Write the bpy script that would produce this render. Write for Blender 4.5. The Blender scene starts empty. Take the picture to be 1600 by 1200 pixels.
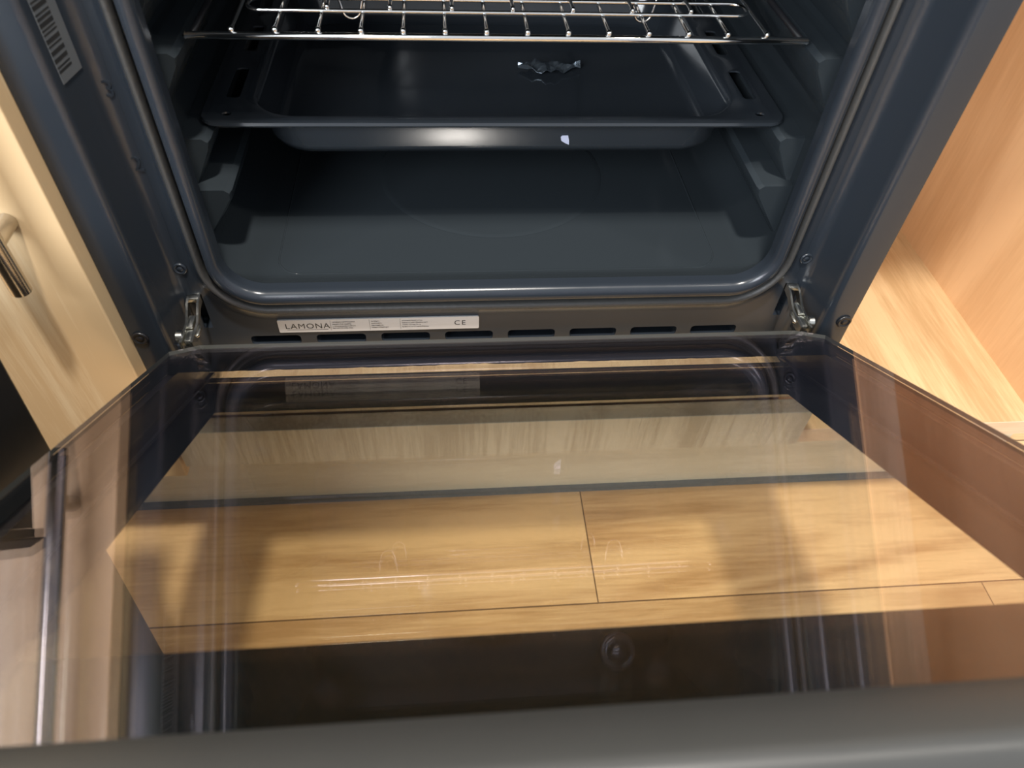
import bpy, bmesh, math, random
from math import sin, cos, pi, radians, sqrt
from mathutils import Vector, Matrix
random.seed(7)
S = bpy.context.scene
COL = S.collection

# ------------------------------------------------------------ camera
FPX = 1133.0
CAM = Vector((-0.0468, -0.4285, 0.5140))
YAW, PITCH, ROLL = radians(7.2362), radians(48.2384), radians(3.6925)
f0 = Vector((sin(YAW)*cos(PITCH), cos(YAW)*cos(PITCH), -sin(PITCH)))
r0 = Vector((cos(YAW), -sin(YAW), 0)); u0 = r0.cross(f0)
rr_ = r0*cos(ROLL) + u0*sin(ROLL); uu_ = -r0*sin(ROLL) + u0*cos(ROLL)
cd = bpy.data.cameras.new('camera'); cam = bpy.data.objects.new('camera', cd); COL.objects.link(cam)
M = Matrix((rr_, uu_, -f0)).transposed().to_4x4(); M.translation = CAM
cam.matrix_world = M
cd.sensor_width = 36; cd.lens = FPX/1600*36; cd.clip_start = 0.01
cd.dof.use_dof = True; cd.dof.focus_distance = 0.66; cd.dof.aperture_fstop = 9
S.camera = cam

# ------------------------------------------------------------ world, lights, exposure
S.view_settings.view_transform = 'Standard'; S.view_settings.look = 'None'
S.view_settings.exposure = 0.0; S.view_settings.gamma = 1.0
S.view_settings.use_curve_mapping = False
w = bpy.data.worlds.new('world'); S.world = w; w.use_nodes = True
bg = w.node_tree.nodes['Background']; bg.inputs[0].default_value = (0.88, 0.93, 1.0, 1); bg.inputs[1].default_value = 0.74
def light(name, kind, loc, energy, col, size, target=None, sy=None, spread=None):
    l = bpy.data.lights.new(name, kind); l.energy = energy; l.color = col
    o = bpy.data.objects.new(name, l); COL.objects.link(o); o.location = loc
    if kind == 'AREA':
        l.shape = 'RECTANGLE' if sy else 'DISK'; l.size = size
        if sy: l.size_y = sy
        if spread: l.spread = spread
    else: l.shadow_soft_size = size
    if target is not None:
        o.rotation_euler = (Vector(target)-Vector(loc)).to_track_quat('-Z', 'Y').to_euler()
    return o
light('ceiling_downlight', 'AREA', (0.0, -0.60, 2.16), 52, (1.0, 0.94, 0.86), 0.14, (0, 0, 0))
light('ceiling_downlight', 'AREA', (-1.1, -0.75, 2.16), 6, (1.0, 0.93, 0.84), 0.14, (0, 0, 0))  # dimmer spot added as fill from the left
light('ceiling_downlight', 'AREA', (1.2, -0.75, 2.16), 8, (1.0, 0.93, 0.84), 0.14, (0, 0, 0))
light('window_daylight', 'AREA', (-1.3, -2.0, 1.35), 70, (0.90, 0.95, 1.0), 1.1, (0.2, 0, 0.2), 1.1)
cy = S.cycles
cy.use_denoising = True; cy.max_bounces = 12; cy.glossy_bounces = 8; cy.transparent_max_bounces = 32
cy.diffuse_bounces = 4; cy.sample_clamp_indirect = 4.0; cy.caustics_reflective = False; cy.caustics_refractive = False

# ------------------------------------------------------------ materials
MATS = {}
def mat(name, col=(.5,.5,.5), rough=.5, metal=0, spec=.5, coat=0, bump=None, ior=1.5):
    m = bpy.data.materials.new(name); m.use_nodes = True; MATS[name] = m
    nt = m.node_tree; b = nt.nodes['Principled BSDF']
    b.inputs['Base Color'].default_value = (*col, 1); b.inputs['Roughness'].default_value = rough
    b.inputs['Metallic'].default_value = metal; b.inputs['Specular IOR Level'].default_value = spec
    b.inputs['IOR'].default_value = ior
    b.inputs['Coat Weight'].default_value = coat; b.inputs['Coat Roughness'].default_value = .05
    # faint procedural mottling so no surface is perfectly flat
    tc = nt.nodes.new('ShaderNodeTexCoord'); n = nt.nodes.new('ShaderNodeTexNoise')
    n.inputs['Scale'].default_value = (bump or (40, .1))[0]; n.inputs['Detail'].default_value = 4
    nt.links.new(tc.outputs['Object'], n.inputs['Vector'])
    rmp = nt.nodes.new('ShaderNodeMapRange'); rmp.inputs['To Min'].default_value = max(0, rough*.8); rmp.inputs['To Max'].default_value = min(1, rough*1.25)
    nt.links.new(n.outputs['Fac'], rmp.inputs['Value']); nt.links.new(rmp.outputs['Result'], b.inputs['Roughness'])
    if bump:
        bp = nt.nodes.new('ShaderNodeBump'); bp.inputs['Strength'].default_value = bump[1]; bp.inputs['Distance'].default_value = .001
        nt.links.new(n.outputs['Fac'], bp.inputs['Height']); nt.links.new(bp.outputs['Normal'], b.inputs['Normal'])
    return m

def wood(name, c_lo, c_hi, axis, rough=.4, freq=55, stretch=.06, contrast=1.0, figure=.35):
    m = bpy.data.materials.new(name); m.use_nodes = True; MATS[name] = m
    nt = m.node_tree; b = nt.nodes['Principled BSDF']; b.inputs['Roughness'].default_value = rough
    L = nt.links.new
    tc = nt.nodes.new('ShaderNodeTexCoord'); mp = nt.nodes.new('ShaderNodeMapping')
    sc = [1, 1, 1]; sc[axis] = stretch; mp.inputs['Scale'].default_value = sc
    L(tc.outputs['Object'], mp.inputs['Vector'])
    big = nt.nodes.new('ShaderNodeTexNoise'); big.inputs['Scale'].default_value = 7; big.inputs['Detail'].default_value = 2; big.inputs['Distortion'].default_value = .6
    mp2 = nt.nodes.new('ShaderNodeMapping'); sc2 = [1, 1, 1]; sc2[axis] = stretch*3.2; mp2.inputs['Scale'].default_value = sc2
    L(tc.outputs['Object'], mp2.inputs['Vector']); L(mp2.outputs['Vector'], big.inputs['Vector'])
    fine = nt.nodes.new('ShaderNodeTexNoise'); fine.inputs['Scale'].default_value = freq*6; fine.inputs['Detail'].default_value = 5; fine.inputs['Roughness'].default_value = .65
    L(mp.outputs['Vector'], fine.inputs['Vector'])
    rings = nt.nodes.new('ShaderNodeMath'); rings.operation = 'MULTIPLY'; rings.inputs[1].default_value = 20
    L(big.outputs['Fac'], rings.inputs[0])
    fr = nt.nodes.new('ShaderNodeMath'); fr.operation = 'SINE'
    L(rings.outputs[0], fr.inputs[0])
    fr2 = nt.nodes.new('ShaderNodeMapRange'); fr2.inputs['From Min'].default_value = -1; fr2.inputs['From Max'].default_value = 1; L(fr.outputs[0], fr2.inputs['Value'])
    md = nt.nodes.new('ShaderNodeTexNoise'); md.inputs['Scale'].default_value = 26; md.inputs['Detail'].default_value = 3; L(mp.outputs['Vector'], md.inputs['Vector'])
    m0 = nt.nodes.new('ShaderNodeMix'); m0.data_type = 'FLOAT'; m0.inputs[0].default_value = .5; L(fine.outputs['Fac'], m0.inputs[2]); L(md.outputs['Fac'], m0.inputs[3])
    mx = nt.nodes.new('ShaderNodeMix'); mx.data_type = 'FLOAT'; mx.inputs[0].default_value = 1-figure*.45
    L(fr2.outputs[0], mx.inputs[2]); L(m0.outputs[0], mx.inputs[3])
    cr = nt.nodes.new('ShaderNodeValToRGB'); e = cr.color_ramp.elements
    e[0].position = .5-.15/contrast; e[0].color = (*c_lo, 1); e[1].position = .5+.11/contrast; e[1].color = (*c_hi, 1)
    L(mx.outputs[0], cr.inputs[0]); L(cr.outputs[0], b.inputs['Base Color'])
    bp = nt.nodes.new('ShaderNodeBump'); bp.inputs['Strength'].default_value = .12; bp.inputs['Distance'].default_value = .0006
    L(fine.outputs['Fac'], bp.inputs['Height']); L(bp.outputs['Normal'], b.inputs['Normal'])
    return m

def floor_mat():
    m = wood('oak_laminate', (.46, .27, .12), (.74, .50, .26), 0, .38, 34, .07, 1.1, .35)
    nt = m.node_tree; L = nt.links.new; b = nt.nodes['Principled BSDF']
    src = b.inputs['Base Color'].links[0].from_socket
    tc = nt.nodes.new('ShaderNodeTexCoord'); sp = nt.nodes.new('ShaderNodeSeparateXYZ'); L(tc.outputs['Object'], sp.inputs[0])
    def math(op, a, bb=None, c=None):
        n = nt.nodes.new('ShaderNodeMath'); n.operation = op
        for i, v in enumerate((a, bb, c)):
            if v is None: continue
            if isinstance(v, (int, float)): n.inputs[i].default_value = v
            else: L(v, n.inputs[i])
        return n.outputs[0]
    row = math('DIVIDE', math('ADD', sp.outputs[1], .0965), .192)
    rf = math('FRACT', row); ri = math('FLOOR', row)
    xx = math('DIVIDE', math('SUBTRACT', math('ADD', sp.outputs[0], math('MULTIPLY', ri, .437)), .104), 1.28)
    xf = math('FRACT', xx); xi = math('FLOOR', xx)
    e1 = math('LESS_THAN', math('MINIMUM', rf, math('SUBTRACT', 1, rf)), .0045)
    e2 = math('LESS_THAN', math('MINIMUM', xf, math('SUBTRACT', 1, xf)), .0006)
    e = math('MAXIMUM', e1, e2)
    wn = nt.nodes.new('ShaderNodeTexWhiteNoise'); wn.noise_dimensions = '2D'
    cb = nt.nodes.new('ShaderNodeCombineXYZ'); L(ri, cb.inputs[0]); L(xi, cb.inputs[1]); L(cb.outputs[0], wn.inputs['Vector'])
    mv = nt.nodes.new('ShaderNodeMapRange'); L(wn.outputs['Value'], mv.inputs['Value']); mv.inputs['To Min'].default_value = .86; mv.inputs['To Max'].default_value = 1.12
    hs = nt.nodes.new('ShaderNodeHueSaturation'); L(src, hs.inputs['Color']); L(mv.outputs[0], hs.inputs['Value'])
    mx = nt.nodes.new('ShaderNodeMix'); mx.data_type = 'RGBA'; L(e, mx.inputs[0]); L(hs.outputs[0], mx.inputs[6]); mx.inputs[7].default_value = (.16, .09, .04, 1)
    L(mx.outputs[2], b.inputs['Base Color'])
    # offset the grain per plank
    cb2 = nt.nodes.new('ShaderNodeCombineXYZ')
    L(math('MULTIPLY', wn.outputs['Value'], 3.0), cb2.inputs[1]); [L(cb2.outputs[0], n.inputs['Location']) for n in nt.nodes if n.type == 'MAPPING']
    return m

def glass(name, ior, tint=(1, 1, 1), refl=(1, 1, 1)):
    """thin sheet glass: real Fresnel mix of straight transmission and mirror reflection"""
    m = bpy.data.materials.new(name); m.use_nodes = True; MATS[name] = m
    nt = m.node_tree; nt.nodes.clear(); L = nt.links.new
    out = nt.nodes.new('ShaderNodeOutputMaterial'); mix = nt.nodes.new('ShaderNodeMixShader')
    tr = nt.nodes.new('ShaderNodeBsdfTransparent'); gl = nt.nodes.new('ShaderNodeBsdfGlossy')
    tr.inputs[0].default_value = (*tint, 1); gl.inputs[0].default_value = (*refl, 1); gl.inputs['Roughness'].default_value = 0.0
    fr = nt.nodes.new('ShaderNodeFresnel'); ge = nt.nodes.new('ShaderNodeNewGeometry')
    mr = nt.nodes.new('ShaderNodeMapRange'); L(ge.outputs['Backfacing'], mr.inputs['Value'])
    mr.inputs['To Min'].default_value = ior; mr.inputs['To Max'].default_value = 1/ior
    L(mr.outputs[0], fr.inputs['IOR']); L(fr.outputs[0], mix.inputs[0]); L(tr.outputs[0], mix.inputs[1]); L(gl.outputs[0], mix.inputs[2])
    L(mix.outputs[0], out.inputs['Surface'])
    return m

ENAMEL = mat('dark_enamel', (.030, .036, .043), .16, 0, .6, .3)
FRAME = mat('slate_enamel', (.023, .029, .038), .24, 0, .50, 0)
CAVITY = mat('cavity_enamel', (.029, .036, .042), .14, 0, .5, 0)
TRAYM = mat('tray_enamel', (.028, .034, .042), .15, .0, .6, .3)
SEAL = mat('grey_door_seal', (.045, .045, .044), .45, 0, .5, 0, (300, .3))
STRIPM = mat('slate_foot_strip', (.10, .13, .15), .4)
CHROME = mat('chrome_wire', (.92, .92, .91), .09, 1)
STEEL = mat('hinge_steel', (.62, .62, .58), .24, 1, bump=(200, .2))
NICKEL = mat('brushed_nickel', (.55, .52, .47), .20, 1)
BLACKM = mat('black_metal', (.012, .012, .014), .3)
DARKHOLE = mat('vent_shadow_black', (.006, .005, .005), .6)
FRIT = mat('black_glass_print', (.004, .006, .007), .5, 0, .04)
TRIM = mat('charcoal_trim', (.045, .045, .043), .38, 0, .5)
LABEL = mat('silver_label', (.52, .52, .53), .35)
INK = mat('label_ink', (.02, .02, .02), .5)
STICK = mat('grey_sticker', (.11, .12, .13), .4)
BIN = mat('charcoal_plastic', (.018, .017, .016), .5, 0, .4)
FOIL = mat('crumpled_foil', (.20, .24, .28), .18, .8, bump=(200, .6))
PAPER = mat('pale_paper', (.62, .66, .85), .6)
LAMPG = mat('lamp_lens', (.55, .62, .70), .08, .7, .8)
WALLM = mat('painted_wall', (.62, .60, .56), .8)
TOPM = mat('stone_worktop', (.20, .19, .18), .3, bump=(120, .1))
EDGE = wood('light_edge_band', (.72, .52, .36), (.86, .68, .50), 0, .45)
OAKV = wood('oak_door_face', (.74, .53, .30), (.93, .76, .51), 2, .42, 40, .05, 1.35, .45)
OAKI = wood('oak_interior_side', (.70, .44, .23), (.82, .55, .31), 2, .4, 30, .08, .9, .4)
OAKS = wood('oak_interior_base', (.58, .38, .19), (.79, .57, .32), 1, .4, 40, .06, 1.3, .3)
OAKF = wood('pale_oak_filler', (.60, .52, .40), (.80, .72, .58), 2, .45, 44, .04, 2.0, .15)
OAKP = wood('pale_oak_plinth', (.64, .57, .44), (.80, .73, .58), 0, .45, 60, .05, 1.0, .15)
FLOORM = floor_mat()
GL_IN = glass('coated_inner_glass', 1.88, (.99, .98, .97), (1.0, .88, .97))
GEDGE = mat('ground_glass_edge', (.11, .115, .105), .2)
GL_MID = glass('clear_middle_glass', 1.22, (.99, .99, .97), (.95, .95, 1.0))
GL_OUT = glass('outer_glass', 1.42, (.985, .985, .95))

# ------------------------------------------------------------ helpers
WL = {}
def finish(o, parent, smooth):
    if smooth:
        for p in o.data.polygons: p.use_smooth = True
    if parent is not None:
        o.parent = parent
def obj(name, bm, m, parent=None, local=False, smooth=False, auto=None):
    """bm in world coordinates (or the parent's own frame when local)"""
    bmesh.ops.recalc_face_normals(bm, faces=bm.faces[:])
    me = bpy.data.meshes.new(name)
    if auto is not None:
        for e in bm.edges:
            if len(e.link_faces) == 2 and e.calc_face_angle(0) > radians(auto): e.smooth = False
        for f in bm.faces: f.smooth = True
    bm.to_mesh(me); bm.free()
    me.materials.append(m)
    o = bpy.data.objects.new(name, me); COL.objects.link(o)
    if smooth and auto is None:
        for p in me.polygons: p.use_smooth = True
    wl = Vector((0, 0, 0))
    if parent is not None:
        o.parent = parent
        if not local: o.location = -WL.get(parent.name, Vector((0, 0, 0)))
    WL[o.name] = Vector((0, 0, 0)) if local is False else Vector((0, 0, 0))
    return o
def tag(o, label=None, cat=None, group=None, kind=None):
    if label: o['label'] = label
    if cat: o['category'] = cat
    if group: o['group'] = group
    if kind: o['kind'] = kind
    return o
def thing(name, label, cat, loc, group=None):
    o = bpy.data.objects.new(name, None); COL.objects.link(o); o.location = loc; o.empty_display_size = .05
    WL[o.name] = Vector(loc); return tag(o, label, cat, group)
def box(bm, x0, x1, y0, y1, z0, z1, bev=0, seg=2):
    v = [bm.verts.new((x, y, z)) for x in (x0, x1) for y in (y0, y1) for z in (z0, z1)]
    fs = [bm.faces.new([v[i] for i in q]) for q in ((0,1,3,2),(4,6,7,5),(0,4,5,1),(2,3,7,6),(0,2,6,4),(1,5,7,3))]
    if bev:
        es = list({e for f in fs for e in f.edges})
        bmesh.ops.bevel(bm, geom=es, offset=bev, segments=seg, profile=.5, affect='EDGES')
    return bm
def Box(*a, **k): return box(bmesh.new(), *a, **k)
def loft(bm, rings, closed=True, cap0=False, cap1=False, loop=False):
    R = [[bm.verts.new(p) for p in r] for r in rings]
    n = len(R[0]); pairs = list(zip(R[:-1], R[1:])) + ([(R[-1], R[0])] if loop else [])
    for a, b in pairs:
        for i in range(n if closed else n-1):
            j = (i+1) % n
            try: bm.faces.new((a[i], a[j], b[j], b[i]))
            except ValueError: pass
    if cap0: bm.faces.new(R[0])
    if cap1: bm.faces.new(R[-1])
    return R
def tube(bm, pts, r, n=10, caps=True, closed=False):
    P = [Vector(p) for p in pts]; rings = []; up = None
    N = len(P)
    for i, p in enumerate(P):
        if closed: t = (P[(i+1) % N]-P[i-1]).normalized()
        else: t = (P[min(i+1, N-1)]-P[max(i-1, 0)]).normalized()
        if up is None:
            up = Vector((0, 0, 1)) if abs(t.z) < .9 else Vector((0, 1, 0))
            up = (up - t*up.dot(t)).normalized()
        else: up = (up - t*up.dot(t)).normalized()
        s = t.cross(up)
        rr = r[i] if isinstance(r, (list, tuple)) else r
        rings.append([p + (up*cos(a)+s*sin(a))*rr for a in [2*pi*k/n for k in range(n)]])
    loft(bm, rings, True, caps and not closed, caps and not closed, closed)
    return bm
def rrect(x0, x1, y0, y1, r, nc=8, ns=1):
    """points of a rounded rectangle, counter-clockwise, fixed count"""
    out = []
    C = [(x1-r, y0+r, -90), (x1-r, y1-r, 0), (x0+r, y1-r, 90), (x0+r, y0+r, 180)]
    for k, (cx, cy_, a0) in enumerate(C):
        arc = [(cx+r*cos(radians(a0+90*i/nc)), cy_+r*sin(radians(a0+90*i/nc))) for i in range(nc+1)]
        out += arc
        nx = C[(k+1) % 4]; q0 = arc[-1]; q1 = (nx[0]+r*cos(radians(nx[2])), nx[1]+r*sin(radians(nx[2])))
        for i in range(1, ns): out.append((q0[0]+(q1[0]-q0[0])*i/ns, q0[1]+(q1[1]-q0[1])*i/ns))
    return out
def cyl(bm, c, axis, r, h, n=24, r2=None):
    c = Vector(c); a = Vector(axis).normalized(); return tube(bm, [c, c+a*h], [r, r2 if r2 is not None else r], n)
def cut(o, cutter_bm):
    bmesh.ops.recalc_face_normals(cutter_bm, faces=cutter_bm.faces[:])
    me = bpy.data.meshes.new('c'); cutter_bm.to_mesh(me); cutter_bm.free()
    c = bpy.data.objects.new('c', me); COL.objects.link(c)
    par, loc, rot = o.parent, o.location.copy(), o.rotation_euler.copy()
    o.parent = None; o.location = (0, 0, 0); o.rotation_euler = (0, 0, 0)
    md = o.modifiers.new('b', 'BOOLEAN'); md.operation = 'DIFFERENCE'; md.object = c; md.solver = 'EXACT'
    bpy.context.view_layer.update()
    dg = bpy.context.evaluated_depsgraph_get(); nm = bpy.data.meshes.new_from_object(o.evaluated_get(dg))
    o.modifiers.clear(); o.data = nm
    bpy.data.objects.remove(c); bpy.data.meshes.remove(me)
    o.parent = par; o.location = loc; o.rotation_euler = rot
def text_bm(items, ext=.0001):
    """items: (string, x, z, size, anchor) -> bmesh in XZ plane, y=0"""
    bm = bmesh.new()
    for s, x, z, size, *sh in items:
        cu = bpy.data.curves.new('t', 'FONT'); cu.body = s; cu.size = size; cu.extrude = ext; cu.resolution_u = 3
        if sh: cu.space_character = sh[0]
        o = bpy.data.objects.new('t', cu); COL.objects.link(o)
        bpy.context.view_layer.update()
        me = bpy.data.meshes.new_from_object(o.evaluated_get(bpy.context.evaluated_depsgraph_get()))
        me.transform(Matrix.Translation((x, 0, z)) @ Matrix.Rotation(pi/2, 4, 'X'))
        bm.from_mesh(me); bpy.data.objects.remove(o); bpy.data.curves.remove(cu); bpy.data.meshes.remove(me)
    return bm
def sstep(a, b, x):
    t = max(0, min(1, (x-a)/(b-a))); return t*t*(3-2*t)

FZ = -0.22      # floor level
# ------------------------------------------------------------ setting
fl = obj('floor', Box(-2.2, 2.4, -2.4, .62, FZ-.02, FZ), FLOORM); tag(fl, kind='structure')
wb = obj('wall_back', Box(-2.2, 2.4, .60, .70, FZ, 2.2), WALLM); tag(wb, kind='structure')

# plinth under the cabinets
pl = obj('plinth', Box(-1.10, .62, .052, .068, FZ, -.0740, bev=.0008), OAKP)
pls = obj('foot_strip', Box(-1.10, .62, .0455, .0520, FZ, FZ+.0060), STRIPM, pl)  # slate strip drawn for the dark gap line between plinth and floor
tag(pl, 'pale horizontal-grain plinth board standing on the floor under the cabinets', 'plinth')

# ------------------------------------------------------------ oven housing (cabinet below and around the oven)
hs = thing('oven_housing', 'light oak cabinet with a filler front that houses the oven', 'cabinet', (0, .25, -.075))
obj('base_panel', Box(-.281, .281, .0010, .54, -.0725, -.0535), OAKS, hs)
obj('side_panel', Box(-.2995, -.2815, .0225, .54, -.0725, .655), OAKI, hs)
obj('side_panel', Box(.2815, .2995, .0225, .54, -.0725, .655), OAKI, hs)
obj('filler_front', Box(-.2930, .2930, -.0190, -.0015, -.0510, -.0010, bev=.001), OAKF, hs)
obj('support_shelf', Box(-.2810, .2810, -.0008, .54, .0010, .0200), OAKS, hs)

# ------------------------------------------------------------ left cabinet with bar handle
lc = thing('base_cabinet', 'closed oak base cabinet left of the oven with a steel bar handle', 'cabinet', (-.6, .25, -.075))
bm = bmesh.new(); box(bm, -.900, -.3005, .0030, .54, -.0725, .655)
obj('body', bm, OAKI, lc)
ld = obj('door', Box(-.899, -.2978, -.0155, .0025, -.070, .652, bev=.0012), OAKV, lc)
bm = bmesh.new()
HX, HY = -.3285, -.0395
tube(bm, [(HX, HY, .1815), (HX, HY, .1822), (HX, HY, .615), (HX, HY, .616)], [.0058, .0065, .0065, .0058], 24)
for z in (.221, .580): tube(bm, [(HX, HY, z), (HX, -.0157, z)], .0062, 20)
hnd = obj('handle', bm, NICKEL, ld, auto=40); hnd.location = (0, 0, 0)

# ------------------------------------------------------------ right open cupboard
rc = thing('open_cupboard', 'open light oak cupboard right of the oven with bare base and side', 'cupboard', (.43, .2, -.075))
base = obj('base_panel', Box(.3005, .5610, .0008, .36, -.0723, -.0532), OAKS, rc)
eb = obj('edge_band', Box(.3005, .5610, -.0005, .0008, -.0727, -.0530), EDGE, base); eb.location = (0, 0, 0)
obj('side_panel', Box(.5610, .579, 0, .36, -.0727, .655), OAKI, rc)
obj('side_panel', Box(.3005, .3120, .0225, .36, -.0530, .655), OAKI, rc)
obj('back_panel', Box(.3122, .5608, .356, .364, -.0530, .655), OAKF, rc)
obj('top_rail', Box(.3122, .5608, .0, .10, .637, .655), OAKS, rc)
wt = obj('worktop', Box(-1.10, .62, -.030, .60, .656, .694, bev=.003), TOPM)
tag(wt, 'dark stone worktop running over the cabinets and the oven', 'worktop')

# ------------------------------------------------------------ bin at the left
bn = thing('waste_bin', 'dark charcoal bin standing in front of the left cabinet door', 'bin', (-.45, -.26, FZ))
bm = bmesh.new()
P = lambda x0, x1, y0, y1, r, z: [(x, y, z) for x, y in rrect(x0, x1, y0, y1, r, 8)]
loft(bm, [P(-.555, -.324, -.360, -.140, .010, FZ), P(-.575, -.294, -.385, -.125, .006, .236)], True, True, True)
obj('body', bm, BIN, bn, auto=40)
bm = bmesh.new()
loft(bm, [P(-.582, -.2885, -.392, -.120, .010, .2365), P(-.582, -.2885, -.392, -.120, .010, .2425), P(-.577, -.2935, -.387, -.125, .008, .247)], True, True, True)
obj('lid', bm, BIN, bn, auto=40)

# ------------------------------------------------------------ OVEN
OV = thing('built_in_oven', 'dark enamel built-in oven with its glass door lowered', 'oven', (0, .25, .0215))
OX = .2235; OZ0, OZ1, ORAD = .1175, .478, .030
YF = .040                      # the inner face lies back from the side flanges
NC, NS = 12, 24
def ring(e, y, r=None):
    return [(x, y, z) for x, z in rrect(-OX-e, OX+e, OZ0-e*1.35, OZ1+e, (ORAD+e) if r is None else r, NC, NS)]
# cavity liner: rounded box behind the opening
bm = bmesh.new()
HWc = .246; ZC0, ZC1 = .108, .50
def cring(hw, z0, z1, r, y): return [(x, y, z) for x, z in rrect(-hw, hw, z0, z1, r, NC, NS)]
loft(bm, [ring(0, .034), ring(.001, .042), cring(HWc-.012, ZC0+.0045, ZC1-.006, .034, .050), cring(HWc-.002, ZC0+.001, ZC1-.001, .032, .058), cring(HWc, ZC0, ZC1, .032, .066),
          cring(HWc, ZC0, ZC1, .032, .42), cring(HWc-.006, ZC0+.004, ZC1-.006, .032, .432), cring(HWc-.03, ZC0+.028, ZC1-.03, .03, .437)], True, False, True)
loft(bm, [cring(.2495, .103, .506, .02, .0605), cring(.2495, .103, .506, .02, .45)], True, False, True)
cav = obj('cavity_liner', bm, CAVITY, OV, auto=50)
# round water well and embossed outline in the cavity floor
bm = bmesh.new()
def disc(r, z): return [(r*cos(2*pi*k/64), .222+r*sin(2*pi*k/64), z) for k in range(64)]
loft(bm, [disc(.112, .1082), disc(.109, .1086), disc(.106, .1086), disc(.101, .1083), disc(.002, .1082)], True, False, True)
obj('water_well', bm, CAVITY, OV, smooth=True)
bm = bmesh.new()
pp = rrect(-.192, .194, .063, .38, .022, 10, 4)
tube(bm, [(x, y, .1077) for x, y in pp], .0009, 8, closed=True)
obj('floor_emboss', bm, CAVITY, OV, smooth=True)
# side rails: triangular brackets with a level top ledge
for zk, y0, pr, hgt in ((.2920, .072, .026, .046), (.2185, .092, .024, .046), (.1790, .084, .032, .050), (.345, .072, .026, .046), (.400, .072, .026, .046), (.450, .072, .026, .046)):
    for s in (-1, 1):
        bm = bmesh.new(); X = HWc+.002
        prof = [(X, zk), (X-pr+.004, zk), (X-pr, zk-.003), (X-pr+.001, zk-.010), (X-.004, zk-hgt), (X, zk-hgt)]
        loft(bm, [[(s*(x+.002 if 0 < i < 5 else x), y0-.001, z-.0012*(i < 3)) for i, (x, z) in enumerate(prof)],
                  [(s*x, y0+.003, z) for x, z in prof], [(s*x, .395, z) for x, z in prof],
                  [(s*(x+.012 if 0 < i < 5 else x), .410, z) for i, (x, z) in enumerate(prof)]], True, True, True)
        obj('shelf_rail', bm, CAVITY, OV, auto=35)
# fan cover on the back wall
bm = bmesh.new()
def yring(r, y, cx=0, cz=.300, n=64): return [(cx+r*cos(2*pi*k/n), y, cz+r*sin(2*pi*k/n)) for k in range(n)]
loft(bm, [yring(.125, .436), yring(.120, .422), yring(.114, .420), yring(.03, .419)], True, False, True)
obj('fan_cover', bm, CAVITY, OV, auto=50)
bm = bmesh.new()
lz, lx = .438, .165
loft(bm, [yring(.024, .436, lx, lz, 32), yring(.024, .416, lx, lz, 32), yring(.022, .411, lx, lz, 32), yring(.019, .413, lx, lz, 32), yring(.015, .412, lx, lz, 32),
          yring(.013, .407, lx, lz, 32), yring(.008, .404, lx, lz, 32), yring(.003, .403, lx, lz, 32)], True, False, True)
obj('oven_lamp', bm, LAMPG, OV, smooth=True)

# front frame: rolled bead round the opening, groove, sunk inner face
rings = []
BZ0, BZ1, BX = .0215, .4990, .2650
E_ = [(.0, .041), (.0, .034)] + [(.0055-.0055*cos(a), .033-.0070*sin(a)) for a in [pi*k/8 for k in range(9)]] + [(.0112, .043), (.0136, .043), (.0140, YF-.001), (.0196, YF-.001), (.0202, YF-.003), (.0215, YF-.0035), (.0235, YF-.002), (.026, YF)]
for e, y in E_: rings.append(ring(e, y))
inner = ring(.026, YF)
outer = [(x, YF, z) for x, z in rrect(-BX, BX, BZ0, BZ1, .0025, NC, NS)]
for k in range(1, 13):
    t = k/12; rr = []
    for a, b in zip(inner, outer):
        x = a[0]+(b[0]-a[0])*t; z = a[2]+(b[2]-a[2])*t
        y = YF - .004*math.exp(-(((abs(x)-.2630)/.006)**2+((z-.092)/.012)**2))
        rr.append((x, y if 0 < t < 1 else YF, z))
    rings.append(rr)
rings.append([(x, YF+.0195, z) for x, _, z in outer])
rings.append([(x, YF+.0195, z) for x, _, z in ring(.0275, 0)])
rings.append([(x, .045, z) for x, _, z in ring(.018, 0)])
bm = bmesh.new(); loft(bm, rings, True, loop=True)
fr = obj('front_frame', bm, FRAME, OV, auto=60)
c = bmesh.new()
for k in range(8):
    xc = -.224+.0566*k+.025
    rs = [[(x, y, z) for x, z in rrect(xc-.0215, xc+.0215, .0480, .0585, .0035, 5)] for y in (YF-.01, YF+.0155)]
    loft(c, rs, True, True, True)
for s in (-1, 1): box(c, s*.2548-.0058, s*.2548+.0058, YF-.01, YF+.0155, .0700, .1080)
cut(fr, c)
for p in fr.data.polygons: p.use_smooth = True
try: fr.data.set_sharp_from_angle(angle=radians(50))
except Exception: pass
# side flanges standing proud of the face
for s in (-1, 1):
    prof = [(.2560, YF-.0002), (.2605, YF-.0004), (.2640, YF-.0020), (.2665, YF-.0060), (.2705, .0070), (.2716, .0030), (.2735, .0006), (.2765, 0), (.2955, 0), (.2972, .0006), (.2975, .0020), (.2975, .0205), (.2960, .0205), (.2958, .0030), (.2770, .0028), (.2745, .0055), (.2670, YF+.002), (.2560, YF+.0015)]
    prof = prof if s > 0 else prof
    zs = [.0215, .0225] + [.045+.0455*i for i in range(10)] + [.4989]
    bm = bmesh.new(); loft(bm, [[(s*x, y, z) for x, y in prof] for z in zs], True, True, True)
    obj('side_flange', bm, FRAME, OV, auto=45)
# door seal
bm = bmesh.new()
loft(bm, [ring(.0138, YF), ring(.0142, .0335), ring(.0155, .0308), ring(.0175, .0300), ring(.0192, .0320), ring(.0198, YF)], True, loop=True)
obj('door_seal', bm, SEAL, OV, smooth=True)
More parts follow.
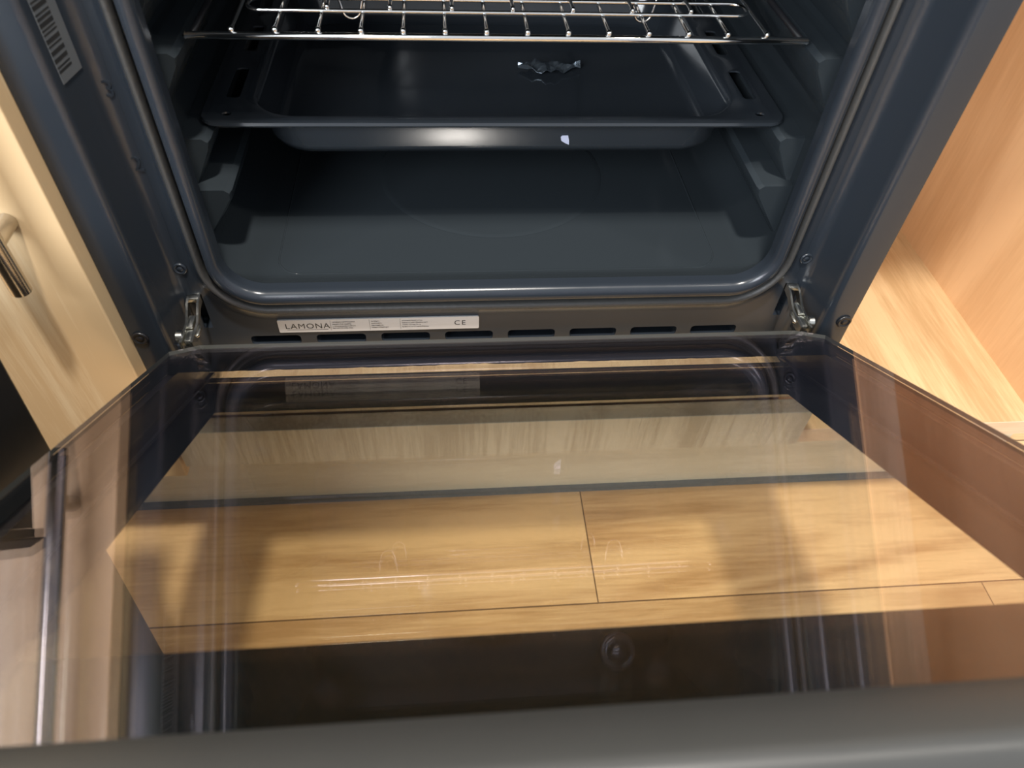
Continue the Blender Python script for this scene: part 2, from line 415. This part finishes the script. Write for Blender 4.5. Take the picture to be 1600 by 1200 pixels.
# fascia above the opening with control knobs
bm = Box(-.2975, .2975, -.0010, .0205, .4995, .625, bev=.002); box(bm, -.279, .279, .0200, .0590, .5075, .620)
fas = obj('control_panel', bm, BLACKM, OV)
for x in (-.20, .20):
    bm = bmesh.new(); tube(bm, [(x, -.001, .565), (x, -.015, .565), (x, -.018, .565)], [.021, .019, .017], 32); k = obj('knob', bm, NICKEL, fas, auto=40); k.location = (0, 0, 0)
# stamped shelf numbers on the left face, screws
for ch, z in (('5', .438), ('4', .388), ('3', .277), ('2', .223)):
    bm = text_bm([(ch, -.2635, z, .016)], .0006); bmesh.ops.translate(bm, vec=(0, YF-.0006, 0), verts=bm.verts)
    obj('shelf_number', bm, FRAME, OV)
def screw(x, z, r, y=0):
    bm = bmesh.new()
    R = lambda q, yy: [(x+q*cos(2*pi*k/24), yy, z+q*sin(2*pi*k/24)) for k in range(24)]
    loft(bm, [R(r, y), R(r, y-.0012), R(r*.85, y-.002), R(r*.72, y-.002), R(r*.62, y-.0012), R(r*.42, y-.0012), R(r*.36, y-.0018), R(r*.05, y-.0018)], True, True, True)
    obj('screw', bm, FRAME if r < .006 else BLACKM, OV, smooth=True)
for s in (-1, 1):
    screw(s*.2577, .1353, .0055, YF); screw(s*.2900, .0985, .0064)
# rating label
bm = bmesh.new()
lab = [[(x, y, z) for x, z in rrect(-.1940, -.0205, .0632, .0776, .0012, 4)] for y in (YF-.0014, YF-.0001)]
loft(bm, lab, True, True, True)
rl = obj('rating_label', bm, LABEL, OV); rl['label'] = 'silver rating label with printed text'
items = []
for nm, it in (('brand_text', ('LAMONA', -.1885, .0676, .0085, 1.12)), ('approval_mark', ('CE', -.0425, .0680, .0078, 1.25))):
    bm = text_bm([it], .00005); bmesh.ops.translate(bm, vec=(0, YF-.0015, 0), verts=bm.verts)
    if nm == 'brand_text': box(bm, -.187, -.152, YF-.0015, YF-.0014, .0660, .0663)
    q = obj(nm, bm, INK, rl); q.location = (0, 0, 0)
random.seed(3)
for row, zz in enumerate((.0745, .0720, .0696, .0672)):
    for x0, x1 in ((-.1480, -.118), (-.1145, -.0915), (-.088, -.050)):
        if random.random() < .15: continue
        n = int((x1-x0)/.00135*random.uniform(.55, .95)); items.append((''.join(random.choice('ilIH1-nmoe') for _ in range(n)), x0, zz-.0006, .0021))
bm = text_bm(items, .00005)
bmesh.ops.translate(bm, vec=(0, YF-.0015, 0), verts=bm.verts)
for x in (-.1496, -.1160, -.0895): box(bm, x, x+.0002, YF-.0015, YF-.0014, .0645, .0765)
lp = obj('label_print', bm, INK, rl); lp.location = (0, 0, 0)
# barcode sticker on the left step wall
def onwall(y): return -(.2665+(.2705-.2665)*(YF-.006-y)/(YF-.006-.007))
def wallquad(bm, ya, yb, za, zb, d0, d1):
    loft(bm, [[(onwall(y)+d, y, z) for y, z in ((ya, za), (yb, za), (yb, zb), (ya, zb))] for d in (d0, d1)], True, True, True)
bm = bmesh.new(); wallquad(bm, .0085, .0310, .300, .47, .0001, .0006)
st = obj('barcode_sticker', bm, STICK, OV); st['label'] = 'grey barcode sticker on the side step'
bm = bmesh.new(); z = .306
while z < .465:
    h = random.choice((.0010, .0016, .0024)); wallquad(bm, .0085, .0230, z, z+h, .0006, .0007); z += h+random.choice((.0012, .002))
bc = obj('barcode_bars', bm, INK, st); bc.location = (0, 0, 0)
# hinge arms
PHI = radians(28.6578); HYy, HZ = -.01489, .10341
for s in (-1, 1):
    bm = bmesh.new()
    path = [(.048, .1040), (.040, .1045), (.030, .1035), (.020, .1015), (.010, .1000), (.000, .0990), (-.010, .0985)]
    xo = [0, .0003, .0000, -.0015, -.0030, -.0030, -.0020]
    HXX = .2545; sp = .0042
    def off(dx, wx):
        rings = []
        for i, (y, z) in enumerate(path):
            h = (.0030, .0034, .0034, .0032, .0036, .0046, .0036)[i]; x = s*(HXX+xo[i])+dx
            rings.append([(x-wx, y, z-h), (x+wx, y, z-h), (x+wx, y, z+h), (x-wx, y, z+h)])
        return rings
    loft(bm, off(-sp, .0009), True, True, True)
    loft(bm, off(sp, .0009), True, True, True)
    box(bm, s*HXX-sp, s*HXX+sp, .0345, .0400, .1035, .1080, bev=.001)
    box(bm, s*(HXX-.0015)-.0030, s*(HXX-.0015)+.0030, .0060, .0200, .0970, .1035, bev=.0014)
    box(bm, s*(HXX-.003)-.0034, s*(HXX-.003)+.0034, -.0080, .0050, .0950, .1015, bev=.0012)
    tube(bm, [(s*.2480, .014, .1010), (s*.2455, .008, .1000), (s*.2462, .001, .0990), (s*.2495, -.003, .0985)], [.0008, .0017, .0017, .0008], 8)
    h = obj('hinge_arm', bm, STEEL, OV, auto=35); h['label'] = 'bright steel hinge arm'
    bm = bmesh.new(); tube(bm, [(s*.2585-.003, -.0015, .1005), (s*.2585-.0022, -.0015, .1005), (s*.2585+.0022, -.0015, .1005), (s*.2585+.003, -.0015, .1005)], [.0040, .0050, .0050, .0040], 20)
    rlr = obj('roller', bm, STEEL, h, auto=35); rlr.location = (0, 0, 0)
    obj('hinge_bracket', Box(s*.2700-.0100, s*.2700+.0050, .0100, .0250, .0700, .0790, bev=.001), FRAME, OV)

# ------------------------------------------------------------ oven door (part of the oven), own frame: x, y=-s, z=t
def sx(b, x0, x1, s0, s1, t0, t1, bev=0): return box(b, x0, x1, -s1, -s0, t0, t1, bev)
WG = .2580; WL_, WR_ = .2880, .2975
bm = bmesh.new()
for s in (-1, 1):
    a, b = sorted((s*.2455, s*.2400)); sx(bm, a, b, -.010, .392, -.0285, -.0045)
    a, b = sorted((s*.2570, s*.2380)); sx(bm, a, b, -.018, .392, -.0302, -.0285)
sx(bm, -.2455, .2455, .392, .3935, -.030, -.0045)
dr = obj('oven_door', bm, BLACKM, OV, local=True)
dr.location = Vector((0, HYy, HZ))-WL[OV.name]; dr.rotation_euler = (-PHI, 0, 0)
dr['label'] = 'lowered oven door of layered glass with black border'
def pane(name, poly, t0, t1, m, lab=None, edge=True):
    bm = bmesh.new(); loft(bm, [[(x, -s, t0) for x, s in poly], [(x, -s, t1) for x, s in poly]], True, True, True)
    o = obj(name, bm, m, dr, local=True)
    o.data.materials.append(GEDGE)
    for p in o.data.polygons: p.material_index = 1 if edge and abs(p.normal.z) < .5 else 0
    if lab: o['label'] = lab
    return o
cc = .018
pane('inner_glass', [(-WG+cc, 0), (WG-cc, 0), (WG, .016), (WG, .3935), (-WG, .3935), (-WG, .016)], -.003, 0, GL_IN, 'reflective inner glass pane')
pane('middle_glass', [(-.236, .010), (.236, .010), (.236, .388), (-.236, .388)], -.0195, -.0160, GL_MID, edge=False)
pane('outer_glass', [(-WL_, -.030), (-.2445, -.030), (-.2445, -.0095), (.2445, -.0095), (.2445, -.030), (WR_, -.030), (WR_, .415), (-WL_, .415)], -.0345, -.0305, GL_OUT)
# black printed border with the clear viewing window
bm = bmesh.new()
WX0, WX1, WS0, WS1 = -.2180, .2130, .0550, .3155
sx(bm, -WL_, -.2445, -.0300, -.0085, -.0352, -.0346); sx(bm, .2445, WR_, -.0300, -.0085, -.0352, -.0346); sx(bm, -WL_, WR_, -.0085, WS0, -.0352, -.0346); sx(bm, -WL_, WR_, WS1, .4145, -.0352, -.0346)
sx(bm, -WL_, WX0, WS0, WS1, -.0352, -.0346); sx(bm, WX1, WR_, WS0, WS1, -.0352, -.0346)
o = obj('printed_border', bm, FRIT, dr, local=True)
# black printed band on the underside of the inner pane, with a worn edge
bm = bmesh.new(); random.seed(5)
edge_ = [(-.2385+.0053*i, .0560-.0011*(random.random() < .12)-(.0016 if 34 < i < 42 else 0)-.0004*random.random()+.0065*max(0, (i-45))/45*0) for i in range(91)]
poly = [(-.2390, .0012), (.2390, .0012)] + [(x, s_) for x, s_ in reversed(edge_)]
loft(bm, [[(x, -s_, -.0034) for x, s_ in poly], [(x, -s_, -.0037) for x, s_ in poly]], True, True, True)
for sg in (-1, 1):
    a, b = sorted((sg*.2450, sg*.2577)); sx(bm, a, b, .0165, .3925, -.0037, -.0034)
    a, b = sorted((sg*.2385, sg*.2448)); sx(bm, a, b, .0012, .0600, -.0037, -.0034)
obj('printed_band', bm, FRIT, dr, local=True)
# top trim of the door
bm = bmesh.new()
prof = [(.3940, -.0300), (.3940, .0005), (.3955, .0022), (.4130, .0030), (.4165, .0024), (.4195, .0004), (.4210, -.003), (.4215, -.0300)]
loft(bm, [[(x, -s, t) for s, t in prof] for x in (-WG, WG)], True, True, True)
obj('top_trim', bm, TRIM, dr, local=True, auto=60)
bm = bmesh.new()
tube(bm, [(-.21, -.375, -.078), (.21, -.375, -.078)], .008, 20)
for x in (-.18, .18): tube(bm, [(x, -.375, -.078), (x, -.375, -.0358)], .006, 16)
obj('handle', bm, NICKEL, dr, local=True, auto=40)

# ------------------------------------------------------------ oven tray
tr = thing('oven_tray', 'deep dark enamel tray slid onto the lower rails of the oven', 'tray', (0, .25, .19))
ZT = .2240
def T(x, ya, yb, r, z): return [(a, b, z) for a, b in rrect(-x, x, ya, yb, r, 10, 6)]
SH = .0105
def T(x, ya, yb, r, z, _k=1.02): return [(a, b, z) for a, b in rrect(-x*_k, x*_k, ya+SH, yb+SH, r, 10, 6)]
up = [T(.2285, .0940, .402, .016, ZT-.0045), T(.2298, .0925, .4035, .0165, ZT-.0025), T(.2290, .0933, .4028, .016, ZT-.0003), T(.2265, .0960, .400, .0150, ZT),
      T(.1955, .1035, .386, .038, ZT), T(.1925, .1060, .383, .036, ZT-.0015), T(.1905, .1075, .381, .035, ZT-.006), T(.1850, .1110, .377, .034, ZT-.028),
      T(.1815, .1150, .373, .032, ZT-.0345), T(.1760, .1210, .367, .030, ZT-.0370), T(.12, .18, .31, .03, ZT-.0372), T(.05, .22, .27, .01, ZT-.0372)]
th = .0014
dn = [T(.05, .22, .27, .01, ZT-.0372-th), T(.12, .18, .31, .03, ZT-.0372-th), T(.1762, .1208, .3672, .030, ZT-.0370-th), T(.1829, .1138, .3744, .033, ZT-.0350-th), T(.1866, .1098, .3784, .035, ZT-.028-th),
      T(.1920, .1062, .3824, .036, ZT-.006-th), T(.1940, .1045, .3845, .037, ZT-.0018-th), T(.1965, .1025, .3870, .039, ZT-th), T(.2255, .0970, .399, .0140, ZT-th), T(.2270, .0956, .4004, .015, ZT-.0045)]
bm = bmesh.new()
R = loft(bm, up+dn, True, loop=True)
# close the bottom (inside and outside) : replace the loop between ring 11 and 12
n_up = len(up)
for f in [f for f in bm.faces if all(v in set(R[n_up-1]) | set(R[n_up]) for v in f.verts)]: bm.faces.remove(f)
bm.faces.new(R[n_up-1]); bm.faces.new(R[n_up])
ty = obj('tray_pan', bm, TRAYM, tr, auto=50)
c = bmesh.new()
for s in (-1, 1):
    for ya, yb in ((.1435, .1955), (.228, .280), (.312, .364)):
        rs = [[(x, y, z) for x, y in rrect(s*.2140-.0055, s*.2140+.0055, ya, yb, .0035, 5)] for z in (ZT-.01, ZT+.01)]
        loft(c, rs, True, True, True)
    rs = [[(s*.2142+.0040*cos(2*pi*k/16), .1176+.0028*sin(2*pi*k/16), z) for k in range(16)] for z in (ZT-.01, ZT+.01)]
    loft(c, rs, True, True, True)
cut(ty, c)
for p in ty.data.polygons: p.use_smooth = True
try: ty.data.set_sharp_from_angle(angle=radians(50))
except Exception: pass
# paper scrap on the tray's front wall
bm = bmesh.new()
pts = [(a_, b_-.0115) for a_, b_ in [(.0500, .2150), (.0508, .2165), (.0560, .2166), (.0572, .2120), (.0577, .2075), (.0545, .2090), (.0508, .2115)]]
loft(bm, [[(x, .1166+(.2170-z)*.16-d, z) for x, z in pts] for d in (.0004, .0010)], True, True, True)
o = obj('paper_scrap', bm, PAPER); tag(o, 'tiny pale lilac paper scrap stuck to the front wall of the tray', 'paper scrap')
# crumpled foil scrap on the tray bottom
bm = bmesh.new(); random.seed(11)
nx, ny = 15, 6; V = []
for i in range(nx):
    row = []
    for j in range(ny):
        u, v = i/(nx-1), j/(ny-1)
        x = .028+.062*u; y = .276-.004*sin(u*3)+(v-.5)*.024*(.25+sin(pi*min(1, u*1.1)) * .8)
        z = .1882+random.uniform(0, .0040)+.003*abs(sin(u*9+v*2))
        row.append((x, y, z))
    V.append(row)
G = [[bm.verts.new(p) for p in r] for r in V]; G2 = [[bm.verts.new((p[0], p[1], p[2]-.0004)) for p in r] for r in V]
for g in (G, G2):
    for i in range(nx-1):
        for j in range(ny-1): bm.faces.new((g[i][j], g[i+1][j], g[i+1][j+1], g[i][j+1]))
for i in range(nx-1):
    for j in (0, ny-1): bm.faces.new((G[i][j], G[i+1][j], G2[i+1][j], G2[i][j]))
for j in range(ny-1):
    for i in (0, nx-1): bm.faces.new((G[i][j], G[i][j+1], G2[i][j+1], G2[i][j]))
o = obj('foil_scrap', bm, FOIL); tag(o, 'small crumpled foil scrap lying on the tray bottom', 'foil scrap')

# ------------------------------------------------------------ wire rack
rk = thing('wire_rack', 'chrome wire rack on the rails above the deep tray', 'oven rack', (0, .25, .294))
ZR = .2955
bm = bmesh.new()
tube(bm, [(-.2205, .0895, ZR-.001), (-.2185, .0895, ZR), (.2185, .0895, ZR), (.2205, .0895, ZR-.001)], [.0010, .0026, .0026, .0010], 14)
obj('front_wire', bm, CHROME, rk, smooth=True)
bm = bmesh.new(); tube(bm, [(-.2165, .378, ZR), (.2165, .378, ZR)], .0024, 12); obj('rear_wire', bm, CHROME, rk, smooth=True)
for s in (-1, 1):
    bm = bmesh.new(); tube(bm, [(s*.2150, .0925, ZR), (s*.2150, .3755, ZR)], .0022, 10); obj('side_wire', bm, BLACKM, rk, smooth=True)
for i in range(14):
    x = -.0002+(i-6.5)*.0289; bm = bmesh.new()
    P_ = [(x, .0883, ZR+.0038), (x, .0887, ZR+.0038), (x, .0900, ZR+.0038), (x, .0915, ZR+.0038), (x, .0955, ZR+.0038), (x, .25, ZR+.0038), (x, .380, ZR+.0038)]
    tube(bm, P_, [.0006, .0017, .0022, .0019, .0014, .0014, .0014], 10)
    obj('rod', bm, CHROME, rk, smooth=True)
# ------------------------------------------------------------ grill trivet lying on the rack
tv = thing('grill_trivet', 'chrome grill trivet with looped feet lying on the wire rack', 'grill trivet', (0, .25, ZR+.005))
ZV = ZR+.0068
bm = bmesh.new()
tube(bm, [(x, y, ZV) for x, y in rrect(-.182, .182, .1155, .1375, .0100, 8, 2)], .0014, 10, closed=True)
obj('frame_loop', bm, CHROME, tv, smooth=True); bm = bmesh.new()
tube(bm, [(x, y, ZV) for x, y in rrect(-.182, .182, .333, .355, .0100, 8, 2)], .0014, 10, closed=True)
obj('frame_loop', bm, CHROME, tv, smooth=True)
for i in range(7):
    x = .0055+(i-3)*.0437; bm = bmesh.new()
    tube(bm, [(x, .1140, ZV+.0028), (x, .1145, ZV+.0028), (x, .1160, ZV+.0028), (x, .1185, ZV+.0028), (x, .356, ZV+.0028)], [.0004, .0016, .0018, .0013, .0013], 10)
    obj('rod', bm, CHROME, tv, smooth=True)
for s in (-1, 1):
    for y in (.165, .310):
        bm = bmesh.new(); xc = s*.1145
        pts = [(xc-.0105, y+.003, ZV), (xc-.0085, y+.001, ZV-.012)] + [(xc-.0070*cos(a), y, .2845-.0070*sin(a)) for a in [pi*k/8 for k in range(9)]] + [(xc+.0085, y+.001, ZV-.012), (xc+.0105, y+.003, ZV)]
        tube(bm, pts, .0011, 8); obj('foot', bm, CHROME, tv, smooth=True)
    bm = bmesh.new(); tube(bm, [(s*.128, .1375, ZV), (s*.128, .333, ZV)], .0013, 8); obj('side_wire', bm, CHROME, tv, smooth=True)
